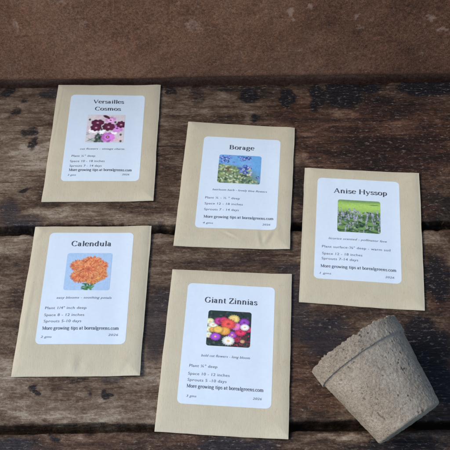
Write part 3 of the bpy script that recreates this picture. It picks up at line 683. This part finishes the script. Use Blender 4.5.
    def join(name, items, mat):
        V, F = [], []; o = 0
        for P, f, _ in items:
            V.append(P); F += [tuple(i + o for i in q) for q in f]; o += len(P)
        mesh_obj(name, np.concatenate(V), F, mat, sticker, False)
    join('title', [line('serif', t, a, b, v, 5.7 if len(lines['title']) == 1 else 5.1, M_TITLE, 1.55) for t, a, b, v in lines['title']], M_TITLE)
    t, a, b, v = lines['tag']; join('tagline', [line('plain', t, a, b, v, 2.5, M_TEXT, 1, 0.28)], M_TEXT)
    join('growing_notes', [line('plain', t, a, b, v, 2.75, M_TEXT, 1, 0.06) for t, a, b, v in lines['notes']], M_TEXT)
    t, a, b, v = lines['tips']; join('tips_line', [line('serif', t, a, b, v, 3.3, M_BOLD, 1.45)], M_BOLD)
    for nm, (t, a, b, v) in zip(('weight_mark', 'year_mark'), lines['small']): join(nm, [line('plain', t, a, b, v, 2.2, M_TEXT, 1, 0.2)], M_TEXT)
    return root

TIPS = 'More growing tips at borealgreens.com'
packet((-.0913, .4209), -1.4623, [(-41.4, 57.9), (41.5, 56.1), (41.3, -59.4), (-40.3, -59.3)], [(-29.6, 46.4), (29.6, 44.6), (29.9, -41.4), (-28.4, -40.6)],
       'kraft seed packet labelled Versailles Cosmos with a photo of pink, white and maroon blooms', pic_cosmos,
       dict(photo=(.26, .755, .245, .572), round=0, title=[('Versailles', .312, .722, .090), ('Cosmos', .341, .689, .177)], tag=('cut flowers - vintage charm', .203, .779, .648),
            notes=[('Plant \u00bc" deep', .103, .41, .728), ('Space 10 - 18 inches', .09, .538, .786), ('Sprouts 7 - 14 days', .092, .505, .838)],
            tips=(TIPS, .091, .894, .884), small=[('2 gms', .08, .188, .937), ('2026', .776, .868, .930)]),
       1.0, [(-38, 20, 88, 40, .7, .15)], 101, (.8, .1, .2, .2))
packet((.0094, .3759), -5.4051, [(-41.3, 56.8), (41.6, 54.6), (40.7, -57.5), (-40.5, -59.1)], [(-27.4, 42.2), (31.2, 41.0), (30.8, -42.0), (-27.0, -43.0)],
       'kraft seed packet labelled Borage with blue star flowers against sky, its bottom corner creased', pic_borage,
       dict(photo=(.222, .764, .203, .522), title=[('Borage', .344, .666, .120)], tag=('heirloom herb - lovely blue flowers', .174, .86, .600),
            notes=[('Plant \u00bc - \u00bd " deep', .091, .525, .688), ('Space 12 - 18 inches', .091, .567, .750), ('Sprouts 7 - 14 days', .092, .523, .811)],
            tips=(TIPS, .096, .954, .888), small=[('4 gms', .092, .219, .951), ('2026', .825, .921, .949)]),
       1.25, [(26, -49, 62, 8, 1.6, .55), (20, -51, 100, 7, 1.4, .35), (-10, -50, 20, 9, 1.5, .25), (-2, -47.5, -25, 5, 1.0, .3), (33, -40, 95, 9, 2, .25), (-30, -52, 10, 8, 1.6, .2)], 102, (.9, .2, .5, .1))
packet((.0961, .3268), -6.6843, [(-42.3, 56.0), (42.0, 57.0), (41.2, -58.7), (-41.7, -58.6)], [(-32.4, 47.2), (27.0, 47.6), (26.6, -39.4), (-32.6, -39.6)],
       'kraft seed packet labelled Anise Hyssop with lavender flower spikes above green leaves', pic_hyssop,
       dict(photo=(.255, .766, .219, .545), title=[('Anise Hyssop', .202, .849, .136)], tag=('licorice scented - pollinator fave', .155, .837, .617),
            notes=[('Plant surface-\u215b" deep - warm soil', .081, .879, .699), ('Space 12 - 18 inches', .085, .551, .765), ('Sprouts 7-14 days', .081, .503, .813)],
            tips=(TIPS, .074, .939, .885), small=[('1 gms', .066, .198, .950), ('2026', .813, .916, .950)]),
       1.0, [(30, 50, 20, 16, 1.2, .12)], 103, (.9, .1, .3, .1))
packet((-.0959, .2827), -1.8063, [(-41.1, 56.8), (42.0, 56.9), (41.2, -58.2), (-40.8, -58.9)], [(-29.6, 51.2), (29.8, 50.8), (30.3, -36.3), (-28.6, -36.1)],
       'kraft seed packet labelled Calendula with a bunch of orange double blooms on pale blue', pic_calendula,
       dict(photo=(.24, .769, .197, .54), title=[('Calendula', .272, .741, .114)], tag=('easy blooms - soothing petals', .178, .804, .608),
            notes=[('Plant 1/4" inch deep', .061, .53, .698), ('Space 8 - 12 inches', .061, .513, .758), ('Sprouts 5-10 days', .064, .487, .811)],
            tips=(TIPS, .059, .911, .872), small=[('2 gms', .054, .176, .942), ('2026', .801, .911, .925)]),
       1.35, [(0, -51, 86, 7, 2.6, .45), (-36, -10, 88, 30, 1.5, .2), (-36, 50, 50, 6, 2, .3), (30, -52, 60, 8, 2, .25)], 104, (1.0, .1, .5, .2))
packet((-.0011, .2412), -4.9584, [(-41.0, 57.4), (40.9, 57.6), (40.8, -59.0), (-40.6, -58.5)], [(-29.1, 46.9), (29.7, 46.1), (29.8, -40.4), (-28.7, -39.8)],
       'kraft seed packet labelled Giant Zinnias with a crowd of multicoloured blooms on black', pic_zinnia,
       dict(photo=(.26, .746, .232, .532), title=[('Giant Zinnias', .208, .806, .150)], tag=('bold cut flowers - long bloom', .218, .751, .617),
            notes=[('Plant \u00bc" deep', .097, .403, .704), ('Space 10 - 12 inches', .092, .541, .767), ('Sprouts 5 -10 days', .092, .512, .816)],
            tips=(TIPS, .089, .909, .866), small=[('3 gms', .094, .202, .941), ('2026', .801, .896, .932)]),
       1.15, [(-20, -52, 8, 12, 1.8, .2), (33, 10, 90, 26, 1.6, .18)], 105, (.9, .1, .5, .1))

# ---------------------------------------------------------------- fibre pot lying on its side
def fibre_pot():
    R1, R2, Ln, LB = 0.0304, 0.0212, 0.0564, 0.0108
    az = 2.1128; sl = math.atan2(R1 - R2, Ln)
    root = tag(empty('plant_pot', (0.1027, 0.1818, 0.0)),
               'small grey fibre pot with a thick ragged rim, lying on its side', 'plant pot')
    h = Vector((math.cos(az), math.sin(az), 0)); ax = (h * math.cos(sl) + Vector((0, 0, 1)) * math.sin(sl)).normalized()
    side = Vector((-math.sin(az), math.cos(az), 0)); upv = ax.cross(side) * -1
    if upv.z < 0: upv = -upv
    basec = Vector((0, 0, R2 * math.cos(sl) + 0.0006)) - h * (R2 * math.sin(sl))
    N = 520
    th = np.linspace(0, 2 * math.pi, N, endpoint=False)
    cs, sn = np.cos(th), np.sin(th)
    def revolve(name, prof, amp, ragged=None, seed=5):
        """prof: list of (along axis, radius, outward weight)"""
        p = np.array(prof); s = p[:, 0][:, None] + 0 * th; r = p[:, 1][:, None] + 0 * th; w_ = p[:, 2][:, None]
        if ragged is not None:
            rg = (fbm(cs * 5 + 9, sn * 5 + 9, 0, 3, 88) - 0.5) * 0.0020 + (fbm(cs * 26 + 9, sn * 26 + 9, 0, 3, 89) - 0.5) * 0.0022
            s = s + ragged[:, None] * rg[None, :]
        dx, dy = cs[None, :] * r * 1000, sn[None, :] * r * 1000; dz = s * 1000
        n1 = fbm(dx / 0.9 + 50, dy / 0.9 + 50, dz / 0.9 + 50, 3, seed) - 0.5
        n2 = fbm(dx / 5 + 50, dy / 5 + 50, dz / 5 + 50, 3, seed + 1) - 0.5
        pits = sstep(0.80, 0.88, vnoise(dx / 1.5 + 20, dy / 1.5 + 20, dz / 1.5 + 20, seed + 2)) * sstep(.45, .6, vnoise(dx / 6 + 20, dy / 6 + 20, dz / 6 + 20, seed + 3))
        d = amp * (n1 * 0.0007 + n2 * 0.0006 - pits * 0.0006)
        r = np.maximum(r + d * np.abs(w_) * np.sign(w_ + 1e-9), 0)
        s = s + d * (1 - np.abs(w_)) * -1
        Pp = (np.array(basec)[None, None, :] + s[..., None] * np.array(ax)[None, None, :]
              + (r * cs[None, :])[..., None] * np.array(upv)[None, None, :] + (r * sn[None, :])[..., None] * np.array(side)[None, None, :])
        F = grid_faces(len(prof), N, 0, True)
        return mesh_obj(name, Pp.reshape(-1, 3), F, M_POT, root, True, dict(pit=pits))
    rb = lambda s: R2 + (R1 - R2 - 0.0019) * s / (Ln - LB)               # outer radius of the body up to the lip
    prof = [(0.0012, 0.0001, 0.0), (0.0011, 0.006, 0.0), (0.0009, 0.012, 0.0), (0.0004, 0.017, 0.0), (0.0, R2 - 0.0016, 0.2), (0.0003, R2 - 0.0005, 0.7)]
    prof += [(s, rb(s) + 0.0004 * sstep(Ln - LB - 0.0012, Ln - LB + 0.0004, s), 1.0) for s in np.linspace(0.0011, Ln - LB + 0.0012, 125)]
    inner = [(Ln - LB + 0.0012, R1 - 0.0042, -1.0)] + [(s, rb(s) - 0.0022, -1.0) for s in np.linspace(Ln - LB, 0.004, 40)] + [(0.0032, R2 - 0.006, 0), (0.003, 0.008, 0), (0.003, 0.0001, 0)]
    revolve('pot_body', prof + inner, 1.0)
    s0 = Ln - LB
    rr = lambda s: (R1 - 0.0007) + 0.0006 * (s - s0) / LB
    prof = [(s0 + 0.0008, R1 - 0.0030, 0.5), (s0 + 0.0002, R1 - 0.0016, 0.4), (s0, R1 - 0.0010, 0.8)]
    prof += [(s, rr(s), 1.0) for s in np.linspace(s0 + 0.0005, Ln - 0.0006, 32)]
    prof += [(Ln - 0.0001, R1 - 0.0006, 0.6), (Ln, R1 - 0.0012, 0.2), (Ln - 0.0002, R1 - 0.0019, -0.3)] + [(s, R1 - 0.0026, -1.0) for s in np.linspace(Ln - 0.0008, s0 + 0.001, 22)]
    rag = np.array([sstep(s0 + 0.6 * LB, Ln, q[0]) for q in prof])
    revolve('rim', prof, 1.15, rag, 9)
fibre_pot()
